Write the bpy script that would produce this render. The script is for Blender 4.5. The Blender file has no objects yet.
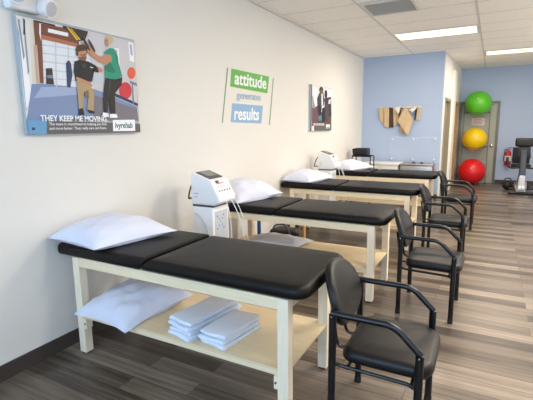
import bpy, bmesh, math, random
from math import pi, sin, cos, radians
from mathutils import Vector, Matrix, Quaternion, noise
random.seed(4)
scene = bpy.context.scene
COL = scene.collection

LAMP_E = 1.0
WORLD = .5
PR = (12, 34, 40)
PB = 96
CEIL_GLOW = ((1.64, 7.36, 32), (2.9, 9.89, 40), (2.9, 4.4, 52), (3.5, 2.2, 44), (4.15, 6.5, 60), (4.15, 4.2, 48), (4.15, .3, 8))
EXPO = 0.22
TILT = .38
RC = (1, .95, .89)
BC = (.45, .68, 1)
FLR = .33
FLOORC = ((66, 57, 50), (120, 108, 95), (166, 152, 136))
BIG_ART=[('pale',[(0.006,0.692),(0.936,0.693),(0.928,0.091),(0.0,0.084)]),('cream',[(0.088,0.689),(0.169,0.688),(0.129,0.316),(0.064,0.31)]),('blue',[(0.006,0.651),(0.021,0.549),(0.033,0.246),(0.006,0.133)]),('white',[(0.015,0.653),(0.029,0.655),(0.052,0.247),(0.009,0.156)]),('grey',[(0.013,0.673),(0.026,0.672),(0.034,0.465),(0.023,0.442)]),('grey',[(0.045,0.684),(0.055,0.684),(0.053,0.38),(0.041,0.357)]),('dark',[(0.05,0.681),(0.059,0.678),(0.051,0.592),(0.039,0.59)]),('floorblue',[(0.059,0.305),(0.175,0.32),(0.503,0.311),(0.923,0.22),(0.928,0.091),(0.0,0.084),(0.016,0.133)]),('floorlight',[(0.121,0.292),(0.366,0.311),(0.483,0.274),(0.064,0.221)]),('floorgrey',[(0.483,0.274),(0.92,0.185),(0.928,0.091),(0.497,0.088)]),('window',[(0.16,0.605),(0.548,0.61),(0.519,0.312),(0.138,0.312)]),('paleline',[(0.155,0.553),(0.544,0.564),(0.543,0.559),(0.154,0.546)]),('paleline',[(0.149,0.503),(0.539,0.513),(0.538,0.508),(0.148,0.496)]),('paleline',[(0.144,0.453),(0.534,0.462),(0.533,0.457),(0.143,0.446)]),('paleline',[(0.138,0.403),(0.528,0.41),(0.528,0.405),(0.137,0.396)]),('paleline',[(0.133,0.352),(0.523,0.359),(0.523,0.353),(0.132,0.346)]),('paleline',[(0.248,0.613),(0.256,0.615),(0.228,0.3),(0.22,0.3)]),('paleline',[(0.341,0.618),(0.349,0.619),(0.317,0.307),(0.308,0.306)]),('paleline',[(0.439,0.622),(0.448,0.624),(0.411,0.314),(0.402,0.314)]),('brown',[(0.111,0.687),(0.16,0.688),(0.139,0.317),(0.103,0.314)]),('brown',[(0.151,0.676),(0.433,0.684),(0.422,0.576),(0.141,0.584)]),('orangebrown',[(0.151,0.61),(0.41,0.598),(0.408,0.574),(0.148,0.583)]),('white',[(0.204,0.655),(0.347,0.654),(0.345,0.63),(0.201,0.632)]),('pinkish',[(0.099,0.54),(0.119,0.543),(0.113,0.314),(0.094,0.313)]),('white',[(0.148,0.675),(0.158,0.675),(0.147,0.569),(0.141,0.612)]),('dark',[(0.121,0.687),(0.256,0.687),(0.255,0.678),(0.12,0.678)]),('wallgrey',[(0.501,0.696),(0.936,0.693),(0.925,0.199),(0.519,0.312)]),('white',[(0.725,0.617),(0.772,0.619),(0.767,0.489),(0.726,0.505)]),('lilac',[(0.735,0.608),(0.756,0.606),(0.752,0.522),(0.735,0.533)]),('white',[(0.87,0.683),(0.919,0.68),(0.919,0.54),(0.873,0.545)]),('lilac',[(0.88,0.668),(0.907,0.667),(0.907,0.583),(0.885,0.591)]),('paleline',[(0.528,0.405),(0.612,0.4),(0.607,0.345),(0.522,0.348)]),('dark',[(0.164,0.41),(0.206,0.415),(0.208,0.313),(0.154,0.313)]),('steel',[(0.165,0.369),(0.207,0.373),(0.204,0.35),(0.163,0.351)]),('navy',[(0.31,0.46),(0.347,0.464),(0.351,0.388),(0.325,0.303),(0.303,0.306)]),('navy',[(0.343,0.464),(0.341,0.458),(0.338,0.453),(0.333,0.449),(0.327,0.448),(0.322,0.448),(0.318,0.451),(0.315,0.455),(0.315,0.46),(0.316,0.466),(0.32,0.471),(0.325,0.475),(0.33,0.477),(0.336,0.476),(0.34,0.474),(0.342,0.469)]),('dark',[(0.31,0.693),(0.506,0.692),(0.476,0.633),(0.426,0.615),(0.374,0.663),(0.309,0.679)]),('yellow',[(0.337,0.689),(0.354,0.688),(0.421,0.624),(0.406,0.617)]),('yellow',[(0.365,0.685),(0.376,0.683),(0.439,0.627),(0.427,0.623)]),('ballred',[(0.872,0.321),(0.865,0.295),(0.849,0.273),(0.826,0.258),(0.801,0.251),(0.777,0.255),(0.758,0.268),(0.746,0.288),(0.744,0.312),(0.751,0.337),(0.766,0.358),(0.788,0.374),(0.813,0.381),(0.837,0.378),(0.857,0.365),(0.869,0.345)]),('ballorange',[(0.924,0.459),(0.919,0.441),(0.908,0.425),(0.893,0.414),(0.876,0.409),(0.86,0.411),(0.847,0.419),(0.839,0.433),(0.838,0.45),(0.842,0.467),(0.853,0.483),(0.867,0.494),(0.884,0.499),(0.9,0.498),(0.914,0.49),(0.922,0.476)]),('steel',[(0.856,0.396),(0.929,0.382),(0.935,0.359),(0.862,0.376)]),('navy',[(0.685,0.297),(0.927,0.226),(0.929,0.203),(0.676,0.275)]),('steel',[(0.877,0.378),(0.889,0.379),(0.887,0.224),(0.872,0.223)]),('skin',[(0.438,0.612),(0.492,0.606),(0.533,0.588),(0.55,0.56),(0.509,0.529),(0.474,0.554)]),('hair',[(0.392,0.562),(0.412,0.589),(0.461,0.601),(0.489,0.581),(0.482,0.546),(0.417,0.527),(0.393,0.514)]),('skin',[(0.41,0.545),(0.475,0.564),(0.477,0.52),(0.455,0.485),(0.424,0.474),(0.406,0.501)]),('beard',[(0.413,0.509),(0.474,0.522),(0.461,0.486),(0.429,0.469),(0.413,0.487)]),('black',[(0.374,0.477),(0.414,0.492),(0.486,0.491),(0.541,0.473),(0.571,0.451),(0.562,0.424),(0.518,0.43),(0.504,0.357),(0.37,0.35),(0.362,0.413)]),('skin',[(0.373,0.378),(0.408,0.373),(0.491,0.351),(0.507,0.327),(0.481,0.314),(0.428,0.341),(0.382,0.351)]),('skin',[(0.559,0.465),(0.604,0.454),(0.602,0.428),(0.569,0.43)]),('khaki',[(0.376,0.351),(0.434,0.341),(0.488,0.32),(0.517,0.291),(0.497,0.156),(0.44,0.154),(0.461,0.242),(0.429,0.285),(0.41,0.163),(0.377,0.162)]),('khakidark',[(0.429,0.285),(0.467,0.298),(0.468,0.242),(0.438,0.251)]),('black',[(0.378,0.167),(0.408,0.173),(0.419,0.128),(0.37,0.122)]),('black',[(0.441,0.164),(0.497,0.156),(0.508,0.14),(0.457,0.139)]),('hair',[(0.426,0.528),(0.439,0.532),(0.438,0.525),(0.426,0.523)]),('hair',[(0.454,0.537),(0.467,0.538),(0.466,0.531),(0.453,0.529)]),('beard',[(0.445,0.53),(0.451,0.531),(0.452,0.514),(0.44,0.513)]),('greydark2',[(0.424,0.474),(0.447,0.462),(0.467,0.484),(0.457,0.443),(0.433,0.45)]),('white',[(0.495,0.457),(0.52,0.455),(0.52,0.45),(0.495,0.452)]),('skin',[(0.499,0.558),(0.537,0.558),(0.605,0.532),(0.679,0.526),(0.691,0.506),(0.647,0.48),(0.576,0.497),(0.509,0.529)]),('blonde',[(0.718,0.671),(0.714,0.658),(0.705,0.646),(0.693,0.637),(0.678,0.632),(0.665,0.632),(0.654,0.638),(0.647,0.647),(0.646,0.659),(0.649,0.672),(0.658,0.684),(0.671,0.693),(0.685,0.698),(0.698,0.698),(0.71,0.693),(0.717,0.683)]),('skin',[(0.648,0.67),(0.672,0.676),(0.674,0.62),(0.65,0.616),(0.639,0.64)]),('teal',[(0.622,0.57),(0.68,0.61),(0.721,0.611),(0.752,0.562),(0.753,0.492),(0.783,0.419),(0.708,0.391),(0.618,0.393),(0.619,0.466),(0.648,0.491),(0.682,0.526)]),('hairdark',[(0.65,0.657),(0.661,0.659),(0.66,0.654),(0.65,0.652)]),('tealdark',[(0.62,0.477),(0.677,0.505),(0.721,0.451),(0.698,0.433),(0.63,0.441)]),('skin',[(0.641,0.563),(0.689,0.559),(0.692,0.517),(0.656,0.502),(0.577,0.513),(0.592,0.53)]),('blackpants',[(0.618,0.393),(0.708,0.391),(0.782,0.414),(0.77,0.358),(0.698,0.287),(0.691,0.133),(0.649,0.133),(0.639,0.251),(0.614,0.137),(0.588,0.147),(0.597,0.307)]),('greydark2',[(0.658,0.375),(0.672,0.379),(0.64,0.267),(0.634,0.267)]),('white',[(0.575,0.147),(0.622,0.143),(0.626,0.116),(0.565,0.12)]),('white',[(0.635,0.138),(0.699,0.139),(0.711,0.112),(0.633,0.11)]),('dark',[(0.488,0.609),(0.499,0.589),(0.506,0.573),(0.505,0.565),(0.497,0.568),(0.485,0.58),(0.471,0.599),(0.459,0.619),(0.453,0.635),(0.454,0.643),(0.462,0.64),(0.474,0.628)]),('dark',[(0.531,0.606),(0.543,0.585),(0.549,0.569),(0.548,0.561),(0.54,0.564),(0.528,0.577),(0.513,0.596),(0.502,0.617),(0.495,0.633),(0.496,0.64),(0.504,0.638),(0.517,0.625)]),('strip',[(0.126,0.085),(0.934,0.067),(0.932,0.0),(0.116,0.0)]),('striplogo',[(0.0,0.088),(0.129,0.085),(0.119,0.0),(0.0,0.003)]),('navy',[(0.025,0.043),(0.046,0.043),(0.045,0.027),(0.023,0.027)]),('white',[(0.659,0.094),(0.88,0.099),(0.877,0.011),(0.655,0.012)])]
SMALL_ART=[('pale',[(0.013,0.712),(0.964,0.702),(0.964,0.0),(0.0,0.0)]),('teal2',[(0.013,0.707),(0.054,0.71),(0.045,0.0),(0.0,0.0)]),('brown2',[(0.087,0.293),(0.964,0.315),(0.964,0.078),(0.056,0.08)]),('darkrose',[(0.061,0.414),(0.36,0.403),(0.367,0.149),(0.054,0.147)]),('grey',[(0.058,0.545),(0.168,0.507),(0.196,0.352),(0.062,0.359)]),('white',[(0.103,0.679),(0.275,0.67),(0.283,0.4),(0.196,0.374),(0.119,0.483)]),('purpledark',[(0.267,0.513),(0.354,0.585),(0.437,0.452),(0.428,0.313),(0.299,0.287)]),('black',[(0.341,0.585),(0.445,0.614),(0.479,0.361),(0.433,0.15),(0.341,0.149)]),('hairdark',[(0.543,0.662),(0.535,0.642),(0.517,0.624),(0.487,0.611),(0.45,0.605),(0.416,0.607),(0.386,0.616),(0.365,0.631),(0.359,0.649),(0.365,0.669),(0.384,0.686),(0.413,0.699),(0.448,0.706),(0.484,0.705),(0.514,0.696),(0.535,0.681)]),('greydark',[(0.354,0.599),(0.551,0.625),(0.596,0.506),(0.572,0.411),(0.373,0.404)]),('white',[(0.458,0.592),(0.511,0.604),(0.53,0.419),(0.478,0.408)]),('skindark',[(0.51,0.641),(0.506,0.629),(0.495,0.617),(0.478,0.609),(0.458,0.606),(0.438,0.607),(0.421,0.613),(0.409,0.622),(0.405,0.634),(0.408,0.647),(0.418,0.658),(0.436,0.666),(0.456,0.67),(0.476,0.669),(0.494,0.663),(0.506,0.653)]),('white',[(0.949,0.622),(0.941,0.588),(0.917,0.558),(0.88,0.537),(0.835,0.528),(0.791,0.532),(0.753,0.549),(0.727,0.575),(0.716,0.608),(0.724,0.641),(0.748,0.67),(0.784,0.691),(0.828,0.701),(0.872,0.698),(0.91,0.681),(0.938,0.655)]),('hairdark',[(0.739,0.604),(0.735,0.577),(0.72,0.553),(0.698,0.536),(0.671,0.529),(0.644,0.533),(0.622,0.547),(0.606,0.569),(0.599,0.596),(0.604,0.623),(0.618,0.647),(0.639,0.663),(0.666,0.67),(0.692,0.667),(0.716,0.653),(0.732,0.631)]),('purpledark',[(0.595,0.53),(0.921,0.571),(0.964,0.253),(0.635,0.199)]),('greydark',[(0.639,0.438),(0.809,0.469),(0.822,0.176),(0.665,0.151)]),('pale',[(0.807,0.517),(0.909,0.532),(0.897,0.458),(0.796,0.444)]),('tealmid',[(0.325,0.237),(0.456,0.253),(0.486,0.174),(0.341,0.158)]),('black',[(0.493,0.361),(0.614,0.389),(0.651,0.151),(0.514,0.136)]),('strip',[(0.152,0.103),(0.964,0.108),(0.964,0.0),(0.155,0.003)]),('white',[(0.695,0.103),(0.884,0.103),(0.88,0.028),(0.698,0.03)])]
# ---------------------------------------------------------------- materials
MATS = {}
def lin(c):
    return tuple((x/255/12.92 if x/255 <= .04045 else ((x/255+.055)/1.055)**2.4) for x in c)
def mat(name, rgb, rough=.6, metal=0, var=0, vscale=8, bump=0, bscale=200, spec=None, coat=0, emit=None, estr=0, trans=0, alpha=1, stretch=None):
    if name in MATS: return MATS[name]
    m = bpy.data.materials.new(name); m.use_nodes = True
    nt = m.node_tree; b = nt.nodes['Principled BSDF']
    c = lin(rgb)
    b.inputs['Base Color'].default_value = (*c, 1)
    b.inputs['Roughness'].default_value = rough
    b.inputs['Metallic'].default_value = metal
    if spec is not None: b.inputs['Specular IOR Level'].default_value = spec
    if coat: b.inputs['Coat Weight'].default_value = coat
    if trans: b.inputs['Transmission Weight'].default_value = trans
    if alpha < 1: b.inputs['Alpha'].default_value = alpha
    if emit:
        b.inputs['Emission Color'].default_value = (*lin(emit), 1); b.inputs['Emission Strength'].default_value = estr
    if var or bump:
        tc = nt.nodes.new('ShaderNodeTexCoord'); mp = nt.nodes.new('ShaderNodeMapping')
        nt.links.new(tc.outputs['Object'], mp.inputs['Vector'])
        if stretch: mp.inputs['Scale'].default_value = stretch
    if var:
        n = nt.nodes.new('ShaderNodeTexNoise'); n.inputs['Scale'].default_value = vscale; n.inputs['Detail'].default_value = 5
        nt.links.new(mp.outputs['Vector'], n.inputs['Vector'])
        r = nt.nodes.new('ShaderNodeValToRGB')
        r.color_ramp.elements[0].position = .3; r.color_ramp.elements[1].position = .7
        r.color_ramp.elements[0].color = (*[x*(1-var) for x in c], 1)
        r.color_ramp.elements[1].color = (*[min(1, x*(1+var)) for x in c], 1)
        nt.links.new(n.outputs['Fac'], r.inputs['Fac']); nt.links.new(r.outputs['Color'], b.inputs['Base Color'])
    if bump:
        n2 = nt.nodes.new('ShaderNodeTexNoise'); n2.inputs['Scale'].default_value = bscale; n2.inputs['Detail'].default_value = 3
        nt.links.new(mp.outputs['Vector'], n2.inputs['Vector'])
        bp = nt.nodes.new('ShaderNodeBump'); bp.inputs['Strength'].default_value = bump; bp.inputs['Distance'].default_value = .003
        nt.links.new(n2.outputs['Fac'], bp.inputs['Height']); nt.links.new(bp.outputs['Normal'], b.inputs['Normal'])
    MATS[name] = m
    return m

def floor_material():
    m = bpy.data.materials.new('vinyl_plank'); m.use_nodes = True; nt = m.node_tree; b = nt.nodes['Principled BSDF']
    FLOOR_D, FLOOR_M, FLOOR_L = FLOORC
    N = nt.nodes.new; L = nt.links.new
    tc = N('ShaderNodeTexCoord')
    br = N('ShaderNodeTexBrick')
    br.offset = .37; br.offset_frequency = 2
    br.inputs['Scale'].default_value = 1; br.inputs['Brick Width'].default_value = 1.1; br.inputs['Row Height'].default_value = .13
    br.inputs['Mortar Size'].default_value = .0022; br.inputs['Mortar Smooth'].default_value = .3
    br.inputs['Color1'].default_value = (0, 0, 0, 1); br.inputs['Color2'].default_value = (1, 1, 1, 1); br.inputs['Mortar'].default_value = (.1, .1, .1, 1)
    L(tc.outputs['Object'], br.inputs['Vector'])
    # grain noise, stretched along x, shifted per plank by the brick's random value
    sep = N('ShaderNodeSeparateXYZ'); L(tc.outputs['Object'], sep.inputs[0])
    row = N('ShaderNodeMath'); row.operation = 'DIVIDE'; row.inputs[1].default_value = .13; L(sep.outputs['Y'], row.inputs[0])
    fl = N('ShaderNodeMath'); fl.operation = 'FLOOR'; L(row.outputs[0], fl.inputs[0])
    ml = N('ShaderNodeMath'); ml.operation = 'MULTIPLY'; ml.inputs[1].default_value = 3.7; L(fl.outputs[0], ml.inputs[0])
    ad = N('ShaderNodeMath'); ad.operation = 'ADD'; L(ml.outputs[0], ad.inputs[0])
    bw = N('ShaderNodeMath'); bw.operation = 'MULTIPLY'; bw.inputs[1].default_value = 9; L(br.outputs['Color'], bw.inputs[0]); L(bw.outputs[0], ad.inputs[1])
    cmb = N('ShaderNodeCombineXYZ')
    sx = N('ShaderNodeMath'); sx.operation = 'MULTIPLY'; sx.inputs[1].default_value = 1.0; L(sep.outputs['X'], sx.inputs[0])
    sy = N('ShaderNodeMath'); sy.operation = 'MULTIPLY'; sy.inputs[1].default_value = 20; L(sep.outputs['Y'], sy.inputs[0])
    L(sx.outputs[0], cmb.inputs[0]); L(sy.outputs[0], cmb.inputs[1]); L(ad.outputs[0], cmb.inputs[2])
    n = N('ShaderNodeTexNoise'); n.inputs['Scale'].default_value = 1.6; n.inputs['Detail'].default_value = 7; n.inputs['Roughness'].default_value = .6
    L(cmb.outputs[0], n.inputs['Vector'])
    # tone = 0.5*plank + grain
    t1 = N('ShaderNodeMath'); t1.operation = 'MULTIPLY'; t1.inputs[1].default_value = .40; L(br.outputs['Color'], t1.inputs[0])
    t2 = N('ShaderNodeMath'); t2.operation = 'MULTIPLY_ADD'; t2.inputs[1].default_value = .80; L(n.outputs['Fac'], t2.inputs[0]); L(t1.outputs[0], t2.inputs[2])
    r = N('ShaderNodeValToRGB'); e = r.color_ramp.elements
    e[0].position = .38; e[0].color = (*lin(FLOOR_D), 1); e[1].position = 1.1; e[1].color = (*lin(FLOOR_L), 1)
    m2 = e.new(.72); m2.color = (*lin(FLOOR_M), 1)
    e[2].position = 1.0
    L(t2.outputs[0], r.inputs['Fac'])
    mx = N('ShaderNodeMixRGB'); mx.blend_type = 'MIX'; mx.inputs[2].default_value = (*lin((58, 50, 44)), 1)
    mf = N('ShaderNodeMath'); mf.operation = 'MULTIPLY'; mf.inputs[1].default_value = .6; L(br.outputs['Fac'], mf.inputs[0])
    L(mf.outputs[0], mx.inputs[0]); L(r.outputs['Color'], mx.inputs[1]); L(mx.outputs[0], b.inputs['Base Color'])
    b.inputs['Roughness'].default_value = FLR
    bp = N('ShaderNodeBump'); bp.inputs['Strength'].default_value = .15; bp.inputs['Distance'].default_value = .002
    L(n.outputs['Fac'], bp.inputs['Height']); L(bp.outputs['Normal'], b.inputs['Normal'])
    return m

M = dict(
 wall=mat('cream_wall_paint', (227, 225, 219), .7, bump=.08, bscale=60),
 blue=mat('blue_wall_paint', (172, 189, 215), .7, bump=.08, bscale=60),
 base=mat('dark_vinyl_base', (66, 58, 54), .5),
 tile=mat('ceiling_tile', (250, 246, 238), .9, var=.04, vscale=30, bump=.4, bscale=90),
 tee=mat('ceiling_tee', (214, 212, 206), .5),
 wood=mat('maple', (244, 226, 190), .45, var=.06, vscale=5, stretch=(1, 12, 12), bump=.03),
 woodleg=mat('maple_leg', (246, 231, 204), .45, var=.05, vscale=5, stretch=(12, 12, 1), bump=.03),
 shelf=mat('maple_ply', (232, 212, 174), .5, var=.05, vscale=3, stretch=(1, 10, 10)),
 vinyl=mat('black_vinyl', (17, 14, 12), .45, bump=.12, bscale=450, spec=.22),
 seat=mat('black_vinyl_chair', (13, 11, 10), .42, bump=.15, bscale=450, spec=.38),
 metal=mat('black_enamel', (8, 10, 14), .28, spec=.5),
 plastic=mat('black_plastic', (18, 18, 20), .5),
 cotton=mat('white_cotton', (220, 223, 237), .9, bump=.35, bscale=25),
 towel=mat('white_terry', (232, 241, 255), .95, bump=.8, bscale=260),
 whitepl=mat('white_plastic', (238, 238, 238), .4),
 greypl=mat('grey_plastic', (196, 200, 208), .45),
 darkpl=mat('dark_grey_plastic', (70, 72, 76), .4),
 screen=mat('display_glass', (120, 124, 120), .2),
 redp=mat('red_print', (190, 40, 60), .5),
 bluep=mat('blue_print', (70, 160, 215), .5),
 inkp=mat('grey_print', (120, 122, 135), .5),
 cable=mat('white_cable', (225, 226, 230), .5),
 steel=mat('brushed_steel', (176, 172, 166), .35, metal=.8, var=.05, vscale=10, stretch=(1, 1, 20)),
 chrome=mat('chrome', (210, 212, 216), .18, metal=1),
 tan=mat('tan_terry', (208, 182, 142), .95, bump=.8, bscale=120, var=.06, vscale=12),
 tan2=mat('tan_terry_dark', (176, 148, 112), .95, bump=.8, bscale=120),
 tanpale=mat('pale_lining', (226, 220, 206), .95, bump=.5, bscale=120),
 brownb=mat('brown_cloth_and_shade', (78, 62, 52), .9),
 door=mat('grey_green_door', (168, 170, 156), .5),
 doorf=mat('dark_grey_frame', (112, 112, 106), .45),
 khaki=mat('khaki_frame', (150, 142, 120), .5),
 oak=mat('oak_door', (176, 138, 84), .5, var=.12, vscale=4, stretch=(8, 8, 1)),
 trimw=mat('white_trim', (238, 236, 226), .5),
 green=mat('green_ball_rubber', (90, 190, 40), .35, spec=.5),
 yellow=mat('yellow_ball_rubber', (240, 200, 20), .35, spec=.5),
 red=mat('red_ball_rubber', (222, 28, 34), .35, spec=.5),
 redm=mat('red_enamel', (190, 30, 36), .3),
 paper=mat('paper', (226, 216, 206), .8),
 canvas=mat('print_edge', (170, 178, 182), .6),
 signg=mat('sign_green', (96, 178, 74), .5), signb=mat('sign_blue', (142, 180, 214), .5),
 signw=mat('sign_white', (244, 246, 246), .5), signt=mat('sign_pale_blue', (166, 192, 214), .5),
 lamp=mat('lamp_lens', (255, 250, 230), .4, emit=(255, 246, 212), estr=LAMP_E),
 grille=mat('grille_grey', (214, 213, 208), .5),
 acrylic=mat('clear_acrylic', (225, 235, 250), .1, alpha=.12),
 glass=mat('window_glass', (255, 255, 255), .0, trans=1, alpha=.15),
 alum=mat('aluminium', (120, 122, 126), .4, metal=.7),
 bikecol=mat('slate_plastic', (38, 44, 56), .4),
 bluebook=mat('blue_binder', (36, 84, 156), .5),
 graycab=mat('white_laminate', (232, 230, 224), .5),
 concrete=mat('concrete_outside', (190, 186, 178), .9, var=.05),
)
ART = dict(pale=(226,226,226), cream=(222,214,198), blue=(120,170,205), white=(246,246,248), grey=(150,155,160), dark=(52,44,44),
 floorblue=(126,144,180), floorlight=(160,176,208), floorgrey=(122,118,128), window=(226,232,238), paleline=(196,204,214), brown=(122,72,52),
 orangebrown=(178,112,80), pinkish=(206,168,156), wallgrey=(206,204,208), lilac=(186,176,206), navy=(44,62,98), steel=(120,130,150),
 yellow=(226,190,50), ballred=(206,50,64), ballorange=(228,96,64), skin=(192,138,108), hair=(74,52,40), beard=(130,86,66), black=(28,28,34),
 khaki=(176,152,116), khakidark=(130,108,80), blonde=(206,184,148), teal=(30,150,120), tealdark=(22,120,98), blackpants=(36,32,34),
 strip=(98,94,94), striplogo=(104,158,200), teal2=(60,90,104), brown2=(104,74,66), darkrose=(110,76,84), purpledark=(62,46,62),
 hairdark=(40,32,32), greydark=(74,70,78), skindark=(120,86,72), tealmid=(60,140,150), greydark2=(62,62,70))
def artmat(k): return mat('print_'+k, ART[k], .6)

# ---------------------------------------------------------------- object helpers
def link(o, parent=None):
    COL.objects.link(o)
    if parent is not None: o.parent = parent
    return o
def tag(o, label=None, cat=None, group=None, kind=None):
    if label: o['label'] = label
    if cat: o['category'] = cat
    if group: o['group'] = group
    if kind: o['kind'] = kind
    return o
def empty(name, loc=(0, 0, 0), rz=0):
    o = bpy.data.objects.new(name, None); o.empty_display_size = .1
    o.location = loc; o.rotation_euler = (0, 0, rz)
    return link(o)
def obj(name, bm, m, parent=None, smooth=True, loc=None):
    me = bpy.data.meshes.new(name)
    bmesh.ops.recalc_face_normals(bm, faces=bm.faces)
    bm.to_mesh(me); bm.free()
    for x in (m if isinstance(m, (list, tuple)) else [m]): me.materials.append(x)
    if smooth:
        for p in me.polygons: p.use_smooth = True
        try: me.set_sharp_from_angle(angle=radians(38))
        except Exception: pass
    o = bpy.data.objects.new(name, me)
    if loc: o.location = loc
    return link(o, parent)
def copy_tree(o, parent=None):
    c = o.copy(); COL.objects.link(c)
    c.parent = parent
    for ch in list(o.children): copy_tree(ch, c)
    return c
def B(): return bmesh.new()

def box(bm, x0, x1, y0, y1, z0, z1, bev=0, mi=0, mtx=None):
    vs = [bm.verts.new(v) for v in ((x0,y0,z0),(x1,y0,z0),(x1,y1,z0),(x0,y1,z0),(x0,y0,z1),(x1,y0,z1),(x1,y1,z1),(x0,y1,z1))]
    fs = [bm.faces.new([vs[i] for i in f]) for f in ((3,2,1,0),(4,5,6,7),(0,1,5,4),(1,2,6,5),(2,3,7,6),(3,0,4,7))]
    for f in fs: f.material_index = mi
    if mtx is not None:
        for v in vs: v.co = mtx @ v.co
    if bev:
        es = list({e for f in fs for e in f.edges})
        r = bmesh.ops.bevel(bm, geom=es, offset=bev, segments=2, profile=.6, affect='EDGES')
        for f in r['faces']: f.material_index = mi
    return bm
def tube(bm, pts, r, seg=10, mi=0, caps=True, closed=False):
    pts = [Vector(p) for p in pts]; n = len(pts); rings = []
    up = None
    for i, p in enumerate(pts):
        if closed: d = (pts[(i+1) % n]-pts[i-1])
        else: d = (pts[min(i+1, n-1)]-pts[max(i-1, 0)])
        d.normalize()
        if up is None:
            up = Vector((0, 0, 1)) if abs(d.z) < .9 else Vector((1, 0, 0))
        a = d.cross(up)
        if a.length < 1e-4: a = d.cross(Vector((0, 1, 0)))
        a.normalize(); b_ = a.cross(d).normalized(); up = b_
        rr = r[i] if isinstance(r, (list, tuple)) else r
        rings.append([bm.verts.new(p+a*cos(2*pi*k/seg)*rr+b_*sin(2*pi*k/seg)*rr) for k in range(seg)])
    for i in range(n if closed else n-1):
        A, C = rings[i], rings[(i+1) % n]
        for k in range(seg):
            f = bm.faces.new((A[k], A[(k+1) % seg], C[(k+1) % seg], C[k])); f.material_index = mi
    if caps and not closed:
        f = bm.faces.new(rings[0][::-1]); f.material_index = mi
        f = bm.faces.new(rings[-1]); f.material_index = mi
    return bm
def arcpath(pts, r=.05, seg=5):
    """polyline with rounded corners"""
    pts = [Vector(p) for p in pts]; out = [pts[0]]
    for i in range(1, len(pts)-1):
        a, b_, c = pts[i-1], pts[i], pts[i+1]
        rr = min(r, (a-b_).length*.45, (c-b_).length*.45)
        p0 = b_+(a-b_).normalized()*rr; p1 = b_+(c-b_).normalized()*rr
        for k in range(seg+1):
            t = k/seg; out.append(p0*(1-t)**2+b_*2*t*(1-t)+p1*t*t)
    out.append(pts[-1]); return out
def lathe(bm, prof, seg=24, c=(0, 0, 0), mi=0, axis='z'):
    rings = []
    for (r, z) in prof:
        ring = []
        for k in range(seg):
            a = 2*pi*k/seg; v = (r*cos(a), r*sin(a), z)
            if axis == 'x': v = (z, r*cos(a), r*sin(a))
            if axis == 'y': v = (r*cos(a), z, r*sin(a))
            ring.append(bm.verts.new(Vector(v)+Vector(c)))
        rings.append(ring)
    for A, C in zip(rings, rings[1:]):
        for k in range(seg):
            f = bm.faces.new((A[k], A[(k+1) % seg], C[(k+1) % seg], C[k])); f.material_index = mi
    f = bm.faces.new(rings[0][::-1]); f.material_index = mi
    f = bm.faces.new(rings[-1]); f.material_index = mi
    return bm
def rrect(x0, x1, y0, y1, rs, seg=6):
    """rounded rectangle loop; rs = radii for corners (x0y0, x1y0, x1y1, x0y1)"""
    cs = ((x0, y0, pi, 1, 1), (x1, y0, 1.5*pi, -1, 1), (x1, y1, 0, -1, -1), (x0, y1, .5*pi, 1, -1)); out = []
    for (cx, cy, a0, sx, sy), r in zip(cs, rs):
        r = max(r, .0008)
        for k in range(seg+1):
            a = a0+pi/2*k/seg
            out.append((cx+sx*r+cos(a)*r, cy+sy*r+sin(a)*r))
    return out
def rslab(bm, x0, x1, y0, y1, z0, z1, rs=(.05,)*4, er=.03, crown=0, seg=6, mi=0, er_bot=None, disp=None):
    """cushion-like slab with rounded plan corners and rounded edges"""
    eb = er if er_bot is None else er_bot
    lv = []
    for k in range(4):
        a = pi/2*k/3; lv.append((eb*(1-sin(a)), z0+eb*(1-cos(a))))
    for k in range(5):
        a = pi/2*k/4; lv.append((er*(1-cos(a)), z1-er+er*sin(a)))
    W = min(x1-x0, y1-y0)/2
    for f in (.25, .5, .75, .93): lv.append((er+(W-er)*f, z1+crown*(1-(1-f)**2)))
    rings = []
    for ins, z in lv:
        # radii shrink with inset but keep the loop simple
        rr = [max(r-ins, .001) for r in rs]
        loop = rrect(x0+ins, x1-ins, y0+ins, y1-ins, rr, seg)
        rings.append([bm.verts.new((a, b_, z)) for a, b_ in loop])
    for A, C in zip(rings, rings[1:]):
        n = len(A)
        for k in range(n):
            f = bm.faces.new((A[k], A[(k+1) % n], C[(k+1) % n], C[k])); f.material_index = mi
    f = bm.faces.new(rings[0][::-1]); f.material_index = mi
    f = bm.faces.new(rings[-1]); f.material_index = mi
    if disp:
        for ring in rings:
            for v in ring: v.co += disp(v.co)
    return bm
def prism(bm, poly, axis, a0, a1, mi=0, bev=0):
    """extrude a 2D polygon along an axis; poly in the other two coordinates (in order)"""
    def mk(u, v, a): return {'x': (a, u, v), 'y': (u, a, v), 'z': (u, v, a)}[axis]
    A = [bm.verts.new(mk(u, v, a0)) for u, v in poly]; C = [bm.verts.new(mk(u, v, a1)) for u, v in poly]; n = len(A)
    fs = [bm.faces.new((A[k], A[(k+1) % n], C[(k+1) % n], C[k])) for k in range(n)]
    fs += [bm.faces.new(A[::-1]), bm.faces.new(C)]
    for f in fs: f.material_index = mi
    if bev:
        es = list({e for f in fs for e in f.edges})
        r = bmesh.ops.bevel(bm, geom=es, offset=bev, segments=3, profile=.55, affect='EDGES')
        for f in r['faces']: f.material_index = mi
    return bm
def sphere(bm, c, r, seg=32, rings=20, sc=(1, 1, 1), mi=0):
    r0 = bmesh.ops.create_uvsphere(bm, u_segments=seg, v_segments=rings, radius=r)
    for v in r0['verts']: v.co = Vector((v.co.x*sc[0]+c[0], v.co.y*sc[1]+c[1], v.co.z*sc[2]+c[2]))
    for v in r0['verts']:
        for f in v.link_faces: f.material_index = mi
    return bm
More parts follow.
